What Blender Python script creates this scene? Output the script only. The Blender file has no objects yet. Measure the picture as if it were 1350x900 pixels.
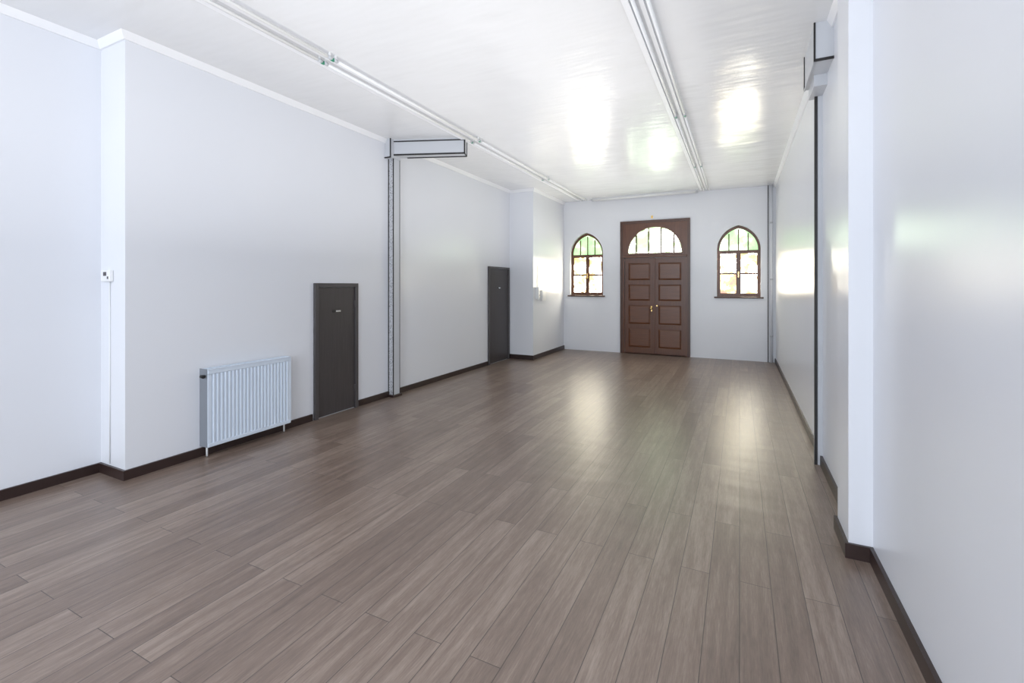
import bpy, bmesh, math
from mathutils import Vector
D=bpy.data; C=bpy.context
scn=C.scene
H=3.45
YB=10.3

# ---------------------------------------------------------------- materials
def mat(name,col=(.8,.8,.8),rough=.5,metal=0,spec=.5):
    m=D.materials.new(name); m.use_nodes=True
    b=m.node_tree.nodes['Principled BSDF']
    b.inputs['Base Color'].default_value=(*col,1)
    b.inputs['Roughness'].default_value=rough
    b.inputs['Metallic'].default_value=metal
    b.inputs['Specular IOR Level'].default_value=spec
    return m
def N(m,t,**kw):
    n=m.node_tree.nodes.new(t)
    for k,v in kw.items(): setattr(n,k,v)
    return n
def L(m,a,b): m.node_tree.links.new(a,b)
def B(m): return m.node_tree.nodes['Principled BSDF']
def coords(m,scale=(1,1,1),rot=(0,0,0)):
    t=N(m,'ShaderNodeTexCoord'); mp=N(m,'ShaderNodeMapping')
    mp.inputs['Scale'].default_value=scale; mp.inputs['Rotation'].default_value=rot
    L(m,t.outputs['Object'],mp.inputs['Vector']); return mp.outputs['Vector']
def ramp(m,fac,stops):
    r=N(m,'ShaderNodeValToRGB'); e=r.color_ramp.elements
    e[0].position=stops[0][0]; e[0].color=(*stops[0][1],1)
    e[1].position=stops[-1][0]; e[1].color=(*stops[-1][1],1)
    for p,c in stops[1:-1]:
        x=e.new(p); x.color=(*c,1)
    L(m,fac,r.inputs['Fac']); return r.outputs['Color']
def noise(m,vec,scale,detail=4,rough=.5):
    n=N(m,'ShaderNodeTexNoise'); n.inputs['Scale'].default_value=scale
    n.inputs['Detail'].default_value=detail; n.inputs['Roughness'].default_value=rough
    L(m,vec,n.inputs['Vector']); return n.outputs['Fac']
def bump(m,h,strength,dist=.01,prev=None):
    b=N(m,'ShaderNodeBump'); b.inputs['Strength'].default_value=strength; b.inputs['Distance'].default_value=dist
    L(m,h,b.inputs['Height'])
    if prev: L(m,prev,b.inputs['Normal'])
    return b.outputs['Normal']

def paint(name,c1,c2,rough,b1,b2,wave=0):
    m=mat(name,c1,rough)
    v=coords(m)
    n=noise(m,v,.7,1,.4)
    L(m,ramp(m,n,[(.3,c1),(.7,c2)]),B(m).inputs['Base Color'])
    big=noise(m,v,2.0,1); fine=noise(m,v,40,1)
    nn=bump(m,big,b1,.04); nn=bump(m,fine,b2,.001,nn)
    if wave:
        # shallow ripples across the room, added to stretch the reflections
        nn=bump(m,noise(m,coords(m,(1.5,6,1)),1.6,1),wave,.02,nn)
    L(m,nn,B(m).inputs['Normal'])
    return m
M_wall=paint('wall_gloss_paint',(.765,.785,.838),(.785,.803,.852),.28,.14,.12)
M_ceil=paint('ceiling_gloss_paint',(.79,.80,.82),(.81,.82,.84),.23,.36,.25,.22)
M_trim=mat('white_trim',(.86,.87,.9),.35)
M_base=mat('dark_baseboard',(.030,.016,.014),.35)
M_dark=mat('dark_edge_trim',(.012,.011,.012),.5)
M_rad=mat('radiator_enamel',(.68,.76,.87),.3)
M_radshade=mat('radiator_side_shade',(.22,.24,.27),.4)  # darker than the enamel: shade of the near side put into the colour
M_white=mat('white_plastic',(.86,.87,.88),.35)
M_chrome=mat('chrome',(.7,.7,.7),.2,1)
M_brass=mat('brass',(.75,.52,.2),.25,1)
M_green=mat('green_clip',(.03,.28,.16),.4)
M_black=mat('black_plastic',(.01,.01,.01),.4)

def wood(name,c1,c2,rough,axis='z'):
    m=mat(name,c1,rough)
    sc={'z':(14,14,1.0),'x':(1,14,14)}[axis]
    v=coords(m,sc); n=noise(m,v,3,6,.6)
    L(m,ramp(m,n,[(.3,c1),(.7,c2)]),B(m).inputs['Base Color'])
    L(m,bump(m,n,.15,.004),B(m).inputs['Normal'])
    return m
M_door=wood('varnished_door_wood',(.080,.024,.008),(.13,.043,.015),.32)
M_doorp=wood('varnished_panel_wood',(.095,.030,.010),(.15,.052,.018),.3,'x')
M_frame=wood('dark_frame_wood',(.050,.019,.010),(.085,.032,.016),.35)
M_gdoor=wood('grey_painted_door',(.048,.041,.042),(.060,.052,.053),.4)
M_gframe=mat('grey_door_frame',(.068,.062,.065),.4)

M_duct=mat('speckled_metal',(.55,.56,.58),.35,.3)
v=coords(M_duct); vo=N(M_duct,'ShaderNodeTexVoronoi'); vo.inputs['Scale'].default_value=55; L(M_duct,v,vo.inputs['Vector'])
L(M_duct,ramp(M_duct,vo.outputs['Distance'],[(.15,(.14,.14,.15)),(.45,(.60,.61,.64))]),B(M_duct).inputs['Base Color'])
M_ductp=mat('grey_duct_paint',(.56,.58,.62),.35)

# floor
M_floor=mat('laminate_planks',(.3,.2,.2),.3)
m=M_floor
tc=N(m,'ShaderNodeTexCoord'); sp=N(m,'ShaderNodeSeparateXYZ'); cb=N(m,'ShaderNodeCombineXYZ')
L(m,tc.outputs['Object'],sp.inputs[0]); L(m,sp.outputs['Y'],cb.inputs['X']); L(m,sp.outputs['X'],cb.inputs['Y'])
br=N(m,'ShaderNodeTexBrick'); L(m,cb.outputs[0],br.inputs['Vector'])
br.offset=.37; br.offset_frequency=2; br.squash=1
br.inputs['Color1'].default_value=(0,0,0,1); br.inputs['Color2'].default_value=(1,1,1,1); br.inputs['Mortar'].default_value=(.5,.5,.5,1)
br.inputs['Scale'].default_value=1; br.inputs['Brick Width'].default_value=1.6; br.inputs['Row Height'].default_value=.14
br.inputs['Mortar Size'].default_value=.0018; br.inputs['Mortar Smooth'].default_value=.2; br.inputs['Bias'].default_value=0
add=N(m,'ShaderNodeVectorMath',operation='MULTIPLY_ADD')
L(m,br.outputs['Color'],add.inputs[0]); add.inputs[1].default_value=(7,3,5)
mp=N(m,'ShaderNodeMapping'); mp.inputs['Scale'].default_value=(1.0,12,1)
L(m,cb.outputs[0],mp.inputs['Vector']); L(m,mp.outputs[0],add.inputs[2])
g1=noise(m,add.outputs[0],2.0,6,.65)
mp2=N(m,'ShaderNodeMapping'); mp2.inputs['Scale'].default_value=(9,110,1)
L(m,cb.outputs[0],mp2.inputs['Vector']); g2=noise(m,mp2.outputs[0],1.5,5,.7)
mx=N(m,'ShaderNodeMix',data_type='FLOAT'); mx.inputs[0].default_value=.4
L(m,g1,mx.inputs[2]); L(m,g2,mx.inputs[3])
mx2=N(m,'ShaderNodeMix',data_type='FLOAT'); mx2.inputs[0].default_value=.11
L(m,mx.outputs[0],mx2.inputs[2]); L(m,br.outputs['Color'],mx2.inputs[3])
col=ramp(m,mx2.outputs[0],[(.27,(.088,.058,.044)),(.49,(.190,.136,.107)),(.72,(.36,.285,.235))])
mm=N(m,'ShaderNodeMix',data_type='RGBA'); L(m,br.outputs['Fac'],mm.inputs[0]); L(m,col,mm.inputs[6]); mm.inputs[7].default_value=(.05,.034,.028,1)
L(m,mm.outputs[2],B(m).inputs['Base Color'])
rr=N(m,'ShaderNodeMapRange'); L(m,mx.outputs[0],rr.inputs['Value']); rr.inputs['To Min'].default_value=.22; rr.inputs['To Max'].default_value=.46
L(m,rr.outputs['Result'],B(m).inputs['Roughness'])
B(m).inputs['Specular IOR Level'].default_value=.95
nb=bump(m,mx.outputs[0],.3,.003)
inv=N(m,'ShaderNodeMath',operation='SUBTRACT'); inv.inputs[0].default_value=1; L(m,br.outputs['Fac'],inv.inputs[1])
nb=bump(m,inv.outputs[0],.4,.002,nb)
nb=bump(m,noise(m,coords(m,(1.2,3,1)),1.5,1),.25,.02,nb)
L(m,nb,B(m).inputs['Normal'])

def glass(name,stops,scale,strength):
    m=mat(name,(.8,.8,.8),.15)
    n=noise(m,coords(m),scale,3,.6)
    c=ramp(m,n,stops)
    L(m,c,B(m).inputs['Emission Color']); B(m).inputs['Emission Strength'].default_value=strength
    B(m).inputs['Base Color'].default_value=(.5,.5,.5,1)
    return m
M_ggreen=glass('backlit_green_glass',[(.3,(.05,.13,.035)),(.5,(.085,.16,.06)),(.68,(.35,.42,.30))],4,7)
M_gfan=glass('backlit_fan_glass',[(.35,(.04,.08,.027)),(.48,(.068,.10,.055)),(.54,(.6,.8,.5)),(.68,(1,1,.92))],3.5,16)
M_gwhite=glass('backlit_frosted_glass',[(.36,(.045,.030,.006)),(.45,(.08,.06,.022)),(.53,(1,.93,.74)),(.75,(1,.98,.92))],5,28)
M_gamber=glass('backlit_amber_glass',[(.38,(.07,.018,.002)),(.50,(.09,.045,.005)),(.62,(.4,.33,.16))],6,13)

# ---------------------------------------------------------------- geometry helpers
def link(ob,parent=None):
    C.collection.objects.link(ob)
    if parent: ob.parent=parent
    return ob
def empty(name):
    e=D.objects.new(name,None); e.empty_display_size=.1; return link(e)
def mesh(name,verts,faces,mt,parent=None,smooth=False):
    me=D.meshes.new(name); me.from_pydata([tuple(v) for v in verts],[],faces)
    bm=bmesh.new(); bm.from_mesh(me); bmesh.ops.recalc_face_normals(bm,faces=bm.faces); bm.to_mesh(me); bm.free()
    if smooth:
        for p in me.polygons: p.use_smooth=True
    me.materials.append(mt)
    return link(D.objects.new(name,me),parent)
def box(name,lo,hi,mt,parent=None,bev=0):
    x0,y0,z0=lo; x1,y1,z1=hi
    v=[(x0,y0,z0),(x1,y0,z0),(x1,y1,z0),(x0,y1,z0),(x0,y0,z1),(x1,y0,z1),(x1,y1,z1),(x0,y1,z1)]
    f=[(0,3,2,1),(4,5,6,7),(0,1,5,4),(1,2,6,5),(2,3,7,6),(3,0,4,7)]
    o=mesh(name,v,f,mt,parent)
    if bev:
        b=o.modifiers.new('b','BEVEL'); b.width=bev; b.segments=2; b.limit_method='ANGLE'
    return o
def prism(name,pts,z0,z1,mt,parent=None):
    n=len(pts)
    v=[(x,y,z0) for x,y in pts]+[(x,y,z1) for x,y in pts]
    f=[tuple(range(n)),tuple(range(n,2*n))]+[(i,(i+1)%n,n+(i+1)%n,n+i) for i in range(n)]
    o=mesh(name,v,f,mt,parent)
    return o
def plate(name,loops,y0,y1,mt,parent=None):
    """solid plate in XZ with holes, between y0 and y1"""
    cu=D.curves.new(name,'CURVE'); cu.dimensions='2D'; cu.fill_mode='BOTH'; cu.extrude=(y1-y0)/2
    for lp in loops:
        s=cu.splines.new('POLY'); s.points.add(len(lp)-1)
        for i,(x,z) in enumerate(lp): s.points[i].co=(x,z,0,1)
        s.use_cyclic_u=True
    tmp=D.objects.new('tmp',cu); C.collection.objects.link(tmp)
    dg=C.evaluated_depsgraph_get(); me=D.meshes.new_from_object(tmp.evaluated_get(dg))
    D.objects.remove(tmp); me.name=name
    for vv in me.vertices:
        x,z,t=vv.co; vv.co=(x,(y0+y1)/2-t,z)
    me.materials.clear(); me.materials.append(mt)
    return link(D.objects.new(name,me),parent)
def arch(x0,x1,z0,zs,zt,n=14):
    w=(x1-x0)/2; h=max(zt-zs,w*1.0001); cx=(x0+x1)/2; R=(w*w+h*h)/(2*w)
    pts=[(x0,z0),(x1,z0)]
    c=x1-R; am=math.acos(max(-1,min(1,(cx-c)/R)))
    for i in range(n+1):
        a=am*i/n; pts.append((c+R*math.cos(a),zs+R*math.sin(a)))
    c=x0+R
    for i in range(1,n+1):
        a=am*(n-i)/n; pts.append((c-R*math.cos(a),zs+R*math.sin(a)))
    if abs(z0-zs)<1e-6:
        pts=pts[2:]
    return pts
def rect(x0,x1,z0,z1): return [(x0,z0),(x1,z0),(x1,z1),(x0,z1)]
def offset(poly,t):
    out=[]
    P=[Vector(p) for p in poly]
    for i,p in enumerate(P):
        ns=[]
        if i>0: d=(p-P[i-1]).normalized(); ns.append(Vector((d.y,-d.x)))
        if i<len(P)-1: d=(P[i+1]-p).normalized(); ns.append(Vector((d.y,-d.x)))
        if len(ns)==1: q=p+ns[0]*t
        else:
            b=(ns[0]+ns[1]); q=p+b*(t/(1+ns[0].dot(ns[1])))
        out.append((q.x,q.y))
    return out
def strip(name,poly,t,z0,z1,mt,parent=None,t2=None):
    o0=offset(poly,t); t2=t if t2 is None else t2; o1=offset(poly,t2)
    n=len(poly)
    v=[(x,y,z0) for x,y in poly]+[(x,y,z0) for x,y in o0]+[(x,y,z1) for x,y in o1]+[(x,y,z1) for x,y in poly]
    f=[]
    for i in range(n-1):
        for a in range(4):
            b=(a+1)%4
            f.append((a*n+i,a*n+i+1,b*n+i+1,b*n+i))
    f+= [(0,n,2*n,3*n),(n-1,2*n-1,3*n-1,4*n-1)]
    return mesh(name,v,f,mt,parent)
def cyl(name,a,b,r,mt,parent=None,seg=16):
    a=Vector(a); b=Vector(b); d=(b-a); l=d.length
    bm=bmesh.new(); bmesh.ops.create_cone(bm,cap_ends=True,segments=seg,radius1=r,radius2=r,depth=l)
    me=D.meshes.new(name); bm.to_mesh(me); bm.free()
    q=d.to_track_quat('Z','Y').to_matrix().to_4x4(); q.translation=(a+b)/2
    me.transform(q)
    for p in me.polygons: p.use_smooth=len(p.vertices)==4
    me.materials.append(mt)
    return link(D.objects.new(name,me),parent)
def ball(name,c,r,mt,parent=None,sc=(1,1,1)):
    bm=bmesh.new(); bmesh.ops.create_uvsphere(bm,u_segments=16,v_segments=10,radius=r)
    for v in bm.verts: v.co=Vector((v.co.x*sc[0]+c[0],v.co.y*sc[1]+c[1],v.co.z*sc[2]+c[2]))
    me=D.meshes.new(name); bm.to_mesh(me); bm.free()
    for p in me.polygons: p.use_smooth=True
    me.materials.append(mt); return link(D.objects.new(name,me),parent)

# ---------------------------------------------------------------- shell
YN=-3.6
XL0,XL1,XL2=-4.62,-4.25,-3.72
XR,XP=.63,.54
box('floor',(-5.0,YN-.2,-.1),(1.0,YB+.25,0),M_floor)
box('ceiling',(-5.0,YN-.2,H),(1.0,YB+.25,H+.1),M_ceil)
left=[(XL0,YN),(XL0,1.87),(XL1,1.87),(XL1,8.5),(XL2,8.5),(XL2,YB)]
prism('wall_left',left+[(-5.0,YB),(-5.0,YN)],0,H,M_wall)
right=[(XR,YB),(XR,4.66),(XR-.01,4.66),(XR-.01,3.42),(XP,3.42),(XP,3.11),(.65,3.11),(.65,YN)]
prism('wall_right',right+[(1.0,YN),(1.0,YB)],0,H,M_wall)

WL=(-3.56,-2.78); WR=(-.415,.375); WZ=(1.27,2.22,2.71)
DX=(-2.35,-.955); DZ=2.88
plate('wall_far',[rect(-5.0,1.0,0,H),arch(*WL,*WZ),arch(*WR,*WZ),rect(DX[0],DX[1],.0005,DZ)],YB,YB+.25,M_wall)
plate('wall_near',[rect(-5.0,1.0,0,H),rect(-4.2,-2.0,.6,3.0),rect(-1.7,.4,.6,3.0)],YN-.2,YN,M_wall)
for i,(a,b) in enumerate(((-4.2,-2.0),(-1.7,.4))):
    e=empty('window_%d'%(i+3))
    plate('frame',[rect(a,b,.6,3.0),rect(a+.06,(a+b)/2-.03,.66,2.94),rect((a+b)/2+.03,b-.06,.66,2.94)],YN-.14,YN-.08,M_trim,e)

# ---------------------------------------------------------------- baseboards, cornices
strip('baseboard_left',[(XL0,YN),(XL0,1.87),(XL1,1.87),(XL1,3.60)],.018,0,.075,M_base)
strip('baseboard_left.001',[(XL1,4.285),(XL1,4.85)],.018,0,.075,M_base)
strip('baseboard_left.002',[(XL1,4.97),(XL1,7.56)],.018,0,.075,M_base)
strip('baseboard_left.003',[(XL1,8.46),(XL1,8.5),(XL2,8.5),(XL2,YB)],.018,0,.09,M_base)
strip('baseboard_right',[(XR,YB),(XR,4.66)],.016,0,.08,M_base)
strip('baseboard_right.001',[(XR-.01,4.60),(XR-.01,3.42),(XP,3.42),(XP,3.11),(.65,3.11),(.65,YN)],.018,0,.08,M_base)
strip('trim_1',left,.014,H-.055,H,M_trim,t2=.045)
strip('trim_2',right,.014,H-.055,H,M_trim,t2=.045)

# ---------------------------------------------------------------- arched windows
def arched_window(name,x0,x1,amber):
    e=empty(name)
    ya=YB+.09; yb=YB+.15
    z0,zs,zt=WZ; f=.045; cx=(x0+x1)/2
    zt_b=2.16
    a_in=arch(x0+f,x1-f,zt_b+.05,zs,zt-f*1.25)
    plate('frame',[arch(x0,x1,z0,zs,zt),rect(x0+f,cx-.025,z0+f,zt_b),rect(cx+.025,x1-f,z0+f,zt_b),a_in],ya,yb,M_door,e)
    for k,(a,b) in enumerate(((x0+f,cx-.025),(cx+.025,x1-f))):
        zc=(z0+f+zt_b)/2
        plate('sash_%d'%(k+1),[rect(a,b,z0+f,zt_b),rect(a+.018,b-.018,z0+f+.025,zc-.018),rect(a+.018,b-.018,zc+.018,zt_b-.018)],ya+.01,yb-.01,M_doorp,e)
        mats=[M_gwhite,M_gwhite]
        if amber: mats[0]=M_gamber if k==0 else M_gwhite
        box('pane_low_%d'%k,(a+.013,ya+.03,z0+f+.02),(b-.013,ya+.036,zc),mats[0],e)
        box('pane_high_%d'%k,(a+.013,ya+.03,zc),(b-.013,ya+.036,zt_b-.013),mats[1],e)
    plate('fanlight_glass',[arch(x0+f-.005,x1-f+.005,zt_b+.04,zs,zt-f*1.2)],ya+.03,ya+.036,M_ggreen,e)
    w=(x1-x0)/2-f
    for k in (-1,0,1):
        hx=cx+k*w*.5
        top=(zt-f*1.2-.02) if k==0 else zs+.33
        box('mullion_%d'%(k+2),(hx-.011,ya+.012,zt_b+.04),(hx+.011,ya+.05,top),M_door,e)
    box('latch',(cx-.012,ya-.015,1.66),(cx+.012,ya,1.78),M_brass,e,.003)
    box('sill',(x0-.05,YB-.05,z0-.03),(x1+.05,YB,z0),M_frame,e,.006)
    box('sill_inner',(x0+.002,YB,z0-.0),(x1-.002,ya,z0+.006),M_frame,e)
arched_window('window_1',*WL,False)
arched_window('window_2',*WR,True)

# ---------------------------------------------------------------- main double door
e=empty('door_1')
x0,x1=DX; ja=YB-.03; jb=YB+.14; fw=.06
zl=2.10
fx0,fx1=-2.20,-1.085
plate('frame',[rect(x0+.001,x1-.001,.001,DZ-.001),rect(x0+fw,x1-fw,.012,zl),arch(fx0,fx1,2.20,2.20,2.765)],ja,jb,M_door,e)
plate('architrave',[rect(x0-.03,x1+.03,.001,DZ+.03),rect(x0+.02,x1-.02,.003,DZ-.025)],YB-.045,YB-.001,M_frame,e)
plate('fan_bead',[arch(fx0-.03,fx1+.03,2.17,2.17+.03,2.765+.035),arch(fx0+.004,fx1-.004,2.204,2.204,2.755)],ja-.02,ja,M_doorp,e)
plate('fan_glass',[arch(fx0+.001,fx1-.001,2.201,2.201,2.76)],YB+.03,YB+.036,M_gfan,e)
cx=(fx0+fx1)/2; w=(fx1-fx0)/2
for k in (-3,-1,1,3):
    hx=cx+k*w*.235
    top=2.20+math.sqrt(max(0,1-(abs(k)*.235)**2))*.555
    box('fan_mullion',(hx-.014,YB+.0,2.201),(hx+.014,YB+.03,top),M_door,e)
box('transom_rail',(x0+fw-.03,ja-.025,zl),(x1-fw+.03,ja,zl+.05),M_door,e,.008)
mid=(x0+x1)/2
for k,(a,b) in enumerate(((x0+fw+.003,mid-.003),(mid+.003,x1-fw-.003))):
    holes=[]; st=.08
    zs_=[(.14,.56),(.65,1.07),(1.16,1.52),(1.61,1.99)]
    for (p,q) in zs_: holes.append(rect(a+st,b-st,p,q))
    plate('leaf_%d'%(k+1),[rect(a,b,.014,zl-.004)]+holes,YB+.005,YB+.05,M_door,e)
    for (p,q) in zs_:
        box('panel_back',(a+st-.005,YB+.02,p-.005),(b-st+.005,YB+.048,q+.005),M_doorp,e)
        xa,xb=a+st+.004,b-st-.004; za,zb=p+.004,q-.004; c=.035
        y1=YB+.02; y0_=YB+.010
        v=[(xa,y1,za),(xb,y1,za),(xb,y1,zb),(xa,y1,zb),(xa+c,y0_,za+c),(xb-c,y0_,za+c),(xb-c,y0_,zb-c),(xa+c,y0_,zb-c)]
        mesh('raised_panel',v,[(0,1,5,4),(1,2,6,5),(2,3,7,6),(3,0,4,7),(4,5,6,7),(3,2,1,0)],M_doorp,e)
box('meeting_strip',(mid-.022,YB-.012,.014),(mid+.022,YB+.005,zl-.01),M_door,e,.005)
box('lock_plate',(mid-.07,YB-.000,.93),(mid-.045,YB+.005,1.05),M_brass,e,.002)
cyl('knob_stem',(mid-.058,YB+.005,1.0),(mid-.058,YB-.05,1.0),.008,M_brass,e)
ball('knob',(mid-.058,YB-.06,1.0),.024,M_brass,e,(1,.8,1))
cyl('keyhole',(mid+.055,YB-.0,1.06),(mid+.055,YB+.006,1.06),.014,M_brass,e)
box('threshold',(x0+fw,YB-.03,.0),(x1-fw,YB+.1,.012),M_frame,e)
e=empty('wall_hook')
box('plate',(-1.72,YB-.008,2.95),(-1.68,YB,3.01),M_brass,e,.002)
cyl('pin',(-1.70,YB-.05,2.975),(-1.70,YB-.005,2.975),.006,M_brass,e)
ball('tip',(-1.70,YB-.05,2.98),.012,M_brass,e)

# ---------------------------------------------------------------- low side doors on left wall
def side_door(name,y0,y1,zt,lockz):
    e=empty(name); X=XL1; fw=.045
    box('jamb_1',(X,y0,0),(X+.035,y0+fw,zt),M_gframe,e,.004)
    box('jamb_2',(X,y1-fw,0),(X+.035,y1,zt),M_gframe,e,.004)
    box('head',(X,y0+fw,zt-fw),(X+.035,y1-fw,zt),M_gframe,e,.004)
    box('leaf',(X,y0+fw+.004,.012),(X+.016,y1-fw-.004,zt-fw-.004),M_gdoor,e,.003)
    for z in (.25,zt-.25):
        cyl('hinge',(X+.022,y1-fw-.006,z-.04),(X+.022,y1-fw-.006,z+.04),.008,M_gframe,e)
    ym=(y0+y1)/2
    cyl('keyhole_rose',(X+.016,ym-.05,lockz),(X+.022,ym-.05,lockz),.018,M_black,e)
    box('key_plate',(X+.016,ym-.02,lockz-.012),(X+.024,ym+.05,lockz+.008),M_chrome,e,.002)
side_door('door_2',3.62,4.265,1.525,1.20)
side_door('door_3',7.58,8.44,1.86,1.45)

# ---------------------------------------------------------------- radiator
e=empty('wall_radiator')
ry0,ry1,rz0,rz1=2.42,3.245,.09,.77; xf=-4.13; xb=-4.22
nf=22; b=.028
prof=[(ry0,xf-.003),(ry0+b,xf-.003)]
wd=(ry1-ry0-2*b)/nf
for i in range(nf):
    s=ry0+b+i*wd
    prof+=[(s+wd*.12,xf-.011),(s+wd*.38,xf-.011),(s+wd*.55,xf),(s+wd*.88,xf)]
prof+=[(ry1-b,xf-.003),(ry1,xf-.003)]
def corr(name,z0,z1,flat=None):
    v=[];f=[]
    n=len(prof)
    for y,x in prof: v.append((x,y,z0))
    for y,x in prof: v.append((x,y,z1))
    for i in range(n-1): f.append((i,i+1,n+i+1,n+i))
    v+=[(xf-.03,ry0,z0),(xf-.03,ry1,z0),(xf-.03,ry0,z1),(xf-.03,ry1,z1)]
    f+=[(2*n,2*n+1,2*n+3,2*n+2),(0,2*n,2*n+2,n),(n-1,2*n-1,2*n+3,2*n+1)]
    f+=[tuple(list(range(n))+[2*n+1,2*n]),tuple(list(range(n,2*n))+[2*n+3,2*n+2])]
    return mesh(name,v,f,M_rad,e)
corr('fluted_front_panel',rz0+.035,rz1-.045)
box('bottom_band',(xf-.03,ry0,rz0),(xf-.001,ry1,rz0+.035),M_rad,e,.006)
box('top_band',(xf-.03,ry0,rz1-.045),(xf-.001,ry1,rz1-.004),M_rad,e,.006)
box('rear_panel',(xb,ry0+.01,rz0+.01),(xb+.02,ry1-.01,rz1-.01),M_rad,e,.005)
box('side_cover_1',(xb-.03,ry0-.004,rz0),(xf-.012,ry0+.004,rz1),M_radshade,e,.002)  # near end, its shade painted in
box('side_cover_2',(xb,ry1-.004,rz0+.02),(xf-.004,ry1+.003,rz1),M_rad,e,.002)
for i in range(28):
    y=ry0+.02+i*(ry1-ry0-.04)/27
    box('grille_bar',(xb+.012,y-.004,rz1-.012),(xf-.012,y+.004,rz1),M_rad,e)
box('grille_rail_1',(xb,ry0,rz1-.012),(xb+.012,ry1,rz1+.001),M_rad,e)
box('grille_rail_2',(xf-.012,ry0,rz1-.012),(xf-.001,ry1,rz1+.001),M_rad,e)
for y in (ry0+.15,ry1-.15):
    box('bracket',(XL1,y-.015,rz0+.08),(xb,y+.015,rz1-.08),M_rad,e)
cyl('valve_body',(xf-.045,ry0-.003,rz1-.06),(xf-.045,ry0-.035,rz1-.06),.012,M_chrome,e)
cyl('valve_knob',(xf-.05,ry0-.03,rz1-.06),(xf-.015,ry0-.03,rz1-.06),.015,M_black,e)
cyl('supply_pipe',(xb+.02,ry0+.03,rz0+.03),(xb+.02,ry0+.03,0.0),.008,M_white,e)
cyl('return_pipe',(xb+.02,ry1-.03,rz0+.03),(xb+.02,ry1-.03,0.0),.008,M_white,e)

# ---------------------------------------------------------------- thermostat with cable
e=empty('thermostat')
y=1.87
box('body',(-4.56,y-.028,1.53),(-4.42,y,1.62),M_white,e,.006)
box('display',(-4.515,y-.030,1.575),(-4.47,y-.028,1.605),M_gframe,e)
box('button',(-4.455,y-.031,1.55),(-4.44,y-.028,1.57),M_gframe,e)
cyl('cable',(-4.47,y-.005,1.53),(-4.47,y-.005,.09),.004,M_white,e,8)

# ---------------------------------------------------------------- intercom on left side wall
e=empty('intercom_phone')
box('base',(XL2,8.62,1.22),(XL2+.03,8.80,1.46),M_white,e,.008)
box('handset',(XL2+.03,8.63,1.20),(XL2+.065,8.69,1.47),M_white,e,.015)
box('call_button',(XL2+.03,8.73,1.28),(XL2+.036,8.76,1.31),M_gframe,e)
cyl('cable',(XL2+.006,8.70,1.46),(XL2+.006,8.70,1.9),.004,M_white,e,8)
e=empty('fuse_box')
box('cover',(XL2,8.86,1.18),(XL2+.05,9.06,1.40),M_white,e,.008)
box('door_flap',(XL2+.05,8.88,1.22),(XL2+.056,9.04,1.36),M_trim,e,.003)

# ---------------------------------------------------------------- boxed conduits
e=empty('boxed_conduit')
X=XL1
box('riser',(X,4.85,0),(X+.09,4.97,3.22),M_ductp,e)
box('riser_face',(X+.012,4.843,.02),(X+.078,4.85,3.2),M_duct,e)
for (a,b_) in ((X,X+.010),(X+.080,X+.090)):
    box('riser_edge',(a,4.838,0),(b_,4.850,3.22),M_dark,e)
box('riser_edge_far',(X+.088,4.964,0),(X+.094,4.970,3.22),M_dark,e)
box('riser_foot',(X,4.82,0),(X+.11,4.99,.03),M_base,e,.005)
p0=Vector((X,4.80)); p1=Vector((-3.25,5.18)); d=(p1-p0).normalized(); nrm=Vector((-d.y,d.x))
def arm(name,s0,s1,t0,t1,z0,z1,mt):
    pts=[p0+d*s0+nrm*t0,p0+d*s1+nrm*t0,p0+d*s1+nrm*t1,p0+d*s0+nrm*t1]
    prism(name,[(p.x,p.y) for p in pts],z0,z1,mt,e)
Ln=(p1-p0).length
pts=[(X,4.80),(p1.x,p1.y),(p1.x+nrm.x*.14,p1.y+nrm.y*.14),(X,4.97)]
prism('arm',pts,3.24,H-.0,M_ductp,e)
arm('arm_edge_low',.02,Ln+.004,-.006,.004,3.235,3.255,M_dark)
arm('arm_edge_high',.02,Ln+.004,-.006,.004,3.415,3.43,M_dark)
arm('arm_edge_end',Ln-.012,Ln+.006,-.006,.006,3.235,H,M_dark)
arm('arm_edge_end_far',Ln-.005,Ln+.006,.13,.144,3.235,H,M_dark)
arm('arm_edge_under',Ln-.005,Ln+.006,-.0,.14,3.232,3.246,M_dark)
arm('arm_edge_under_back',.25,Ln,.12,.138,3.230,3.24,M_dark)
box('arm_start',(X,4.77,3.2),(X+.1,4.97,H),M_ductp,e)
box('arm_start_edge',(X+.092,4.765,3.2),(X+.104,4.777,H),M_dark,e)
box('arm_start_edge_low',(X,4.765,3.195),(X+.104,4.777,3.21),M_dark,e)

e=empty('boxed_conduit.001')
X=XR
box('riser',(X-.055,4.60,0),(X,4.72,3.2),M_ductp,e)
box('riser_edge',(X-.066,4.585,0),(X-.045,4.61,3.2),M_dark,e)
box('riser_front',(X-.045,4.59,0),(X-.01,4.6,3.2),M_ductp,e)
box('head_box',(.50,4.07,3.17),(XR-.01,4.66,H),M_ductp,e)
box('head_edge_v',(.494,4.064,3.165),(.506,4.076,H),M_dark,e)
box('head_edge_h',(.494,4.060,3.160),(XR-.01,4.072,3.178),M_dark,e)
box('head_edge_side',(.494,4.064,3.160),(.503,4.66,3.172),M_ductp,e)
box('head_edge_far',(.494,4.64,3.165),(.506,4.665,H),M_dark,e)
prism('head_taper',[(.53,4.35),(XR-.01,4.35),(XR-.01,4.66),(.53,4.66)],3.08,3.17,M_ductp,e)

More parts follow.
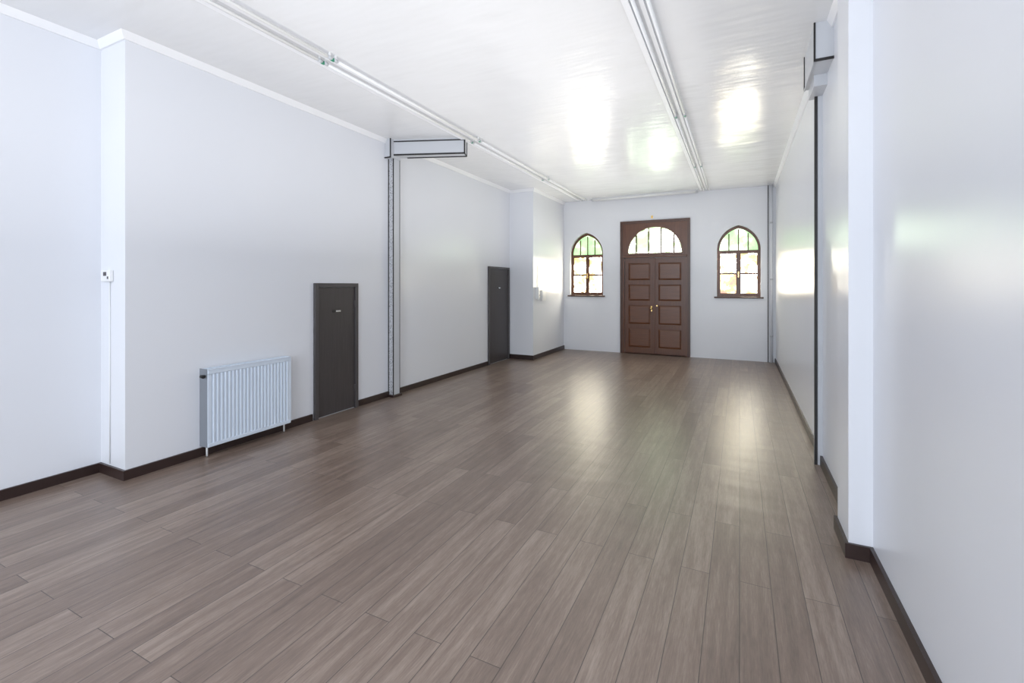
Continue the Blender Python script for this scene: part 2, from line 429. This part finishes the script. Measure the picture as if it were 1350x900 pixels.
e=empty('corner_pipe')
cyl('pipe',(.555,YB-.04,0),(.555,YB-.04,H),.022,M_wall,e)
cyl('cable',(.50,YB-.012,.0),(.50,YB-.012,H),.008,M_gframe,e,8)
for z in (.5,1.6,2.7):
    cyl('clamp',(.555,YB-.04,z),(.555,YB-.04,z+.03),.027,M_ductp,e)
    box('clamp_arm',(.55,YB-.04,z),(.56,YB,z+.02),M_ductp,e)

# ---------------------------------------------------------------- ceiling tube rails
def rail(name,a,b,step=2.45,sp=.0):
    e=empty(name)
    a=Vector((a[0],a[1],0)); b=Vector((b[0],b[1],0)); d=(b-a).normalized(); n=Vector((d.y,-d.x,0)); L_=(b-a).length
    def bar(nm,o0,o1,z0,z1,mt,s0=0,s1=None):
        s1=L_ if s1 is None else s1
        pts=[a+d*s0+n*o0,a+d*s1+n*o0,a+d*s1+n*o1,a+d*s0+n*o1]
        prism(nm,[(p.x,p.y) for p in pts],z0,z1,mt,e)
    bar('trunking',-.10-sp,-.055-sp,H-.03,H,M_trim)
    bar('trunking_painted_shadow',-.106-sp,-.10-sp,H-.014,H,M_gframe)  # dark strip painted in place of the shadow line beside the trunking
    bar('mount_rail',.005,.035,H-.022,H,M_trim)
    for o,nm in ((-.025,'tube_a'),(.07+sp,'tube_b')):
        s=0.0; i=0
        while s<L_-.3:
            s1=min(s+step,L_)
            p=a+d*(s+.03)+n*o; q=a+d*(s1-.03)+n*o
            cyl('%s_%d'%(nm,i),(p.x,p.y,H-.042),(q.x,q.y,H-.042),.013,M_white,e,12)
            for t in (s+.03,s1-.03):
                p=a+d*t+n*o
                cyl('cap',(p.x-d.x*.02,p.y-d.y*.02,H-.042),(p.x+d.x*.02,p.y+d.y*.02,H-.042),.016,M_ductp,e,12)
                box('holder',(p.x-.008,p.y-.008,H-.05),(p.x+.008,p.y+.008,H),M_white,e)
            if i>0 :
                p=a+d*s+n*o
                box('connector',(p.x-.010,p.y-.016,H-.060),(p.x+.010,p.y+.016,H-.034),M_green,e,.003)
            s=s1; i+=1
rail('ceiling_tube_light',(-3.17,-2.08),(-3.17,10.05),sp=.02)
rail('ceiling_tube_light.001',(-.62,-1.86),(-.62,10.05))
rail('ceiling_tube_light.002',(-3.0,10.12),(-.75,10.12))

# ---------------------------------------------------------------- lights
def area(name,loc,rot,sx,sy,power,col):
    l=D.lights.new(name,'AREA'); l.shape='RECTANGLE'; l.size=sx; l.size_y=sy; l.energy=power; l.color=col
    o=D.objects.new(name,l); o.location=loc; o.rotation_euler=rot; link(o); return o
R=math.radians
area('daylight_shop_window',(-3.1,YN-.05,1.8),(R(90),0,0),2.1,2.3,62,(.86,.93,1))
area('daylight_shop_window.001',(-.65,YN-.05,1.8),(R(90),0,0),2.0,2.3,135,(.86,.93,1))
area('added_ceiling_fill',(-1.9,-1.6,1.8),(R(180),0,0),3.4,2.6,76,(1,.99,.98))  # added uplight behind the camera, stands in for light bounced off the ceiling
area('added_ceiling_fill.001',(-1.9,5.2,1.8),(R(180),0,0),2.8,8.0,80,(1,.99,.98))  # added mid-room fill aimed at the ceiling, unseen from below
w=D.worlds.new('World'); scn.world=w; w.use_nodes=True
w.node_tree.nodes['Background'].inputs[0].default_value=(.85,.93,1,1); w.node_tree.nodes['Background'].inputs[1].default_value=1.0

# ---------------------------------------------------------------- camera
cam=D.cameras.new('camera'); co=D.objects.new('camera',cam); link(co)
co.location=(0,0,1.5); co.rotation_euler=(R(90),0,R(26.26))
cam.sensor_width=36; cam.lens=608/1350*36; cam.shift_y=-74/1350; cam.clip_start=.05
scn.camera=co
scn.view_settings.view_transform='Standard'
scn.view_settings.exposure=0.0
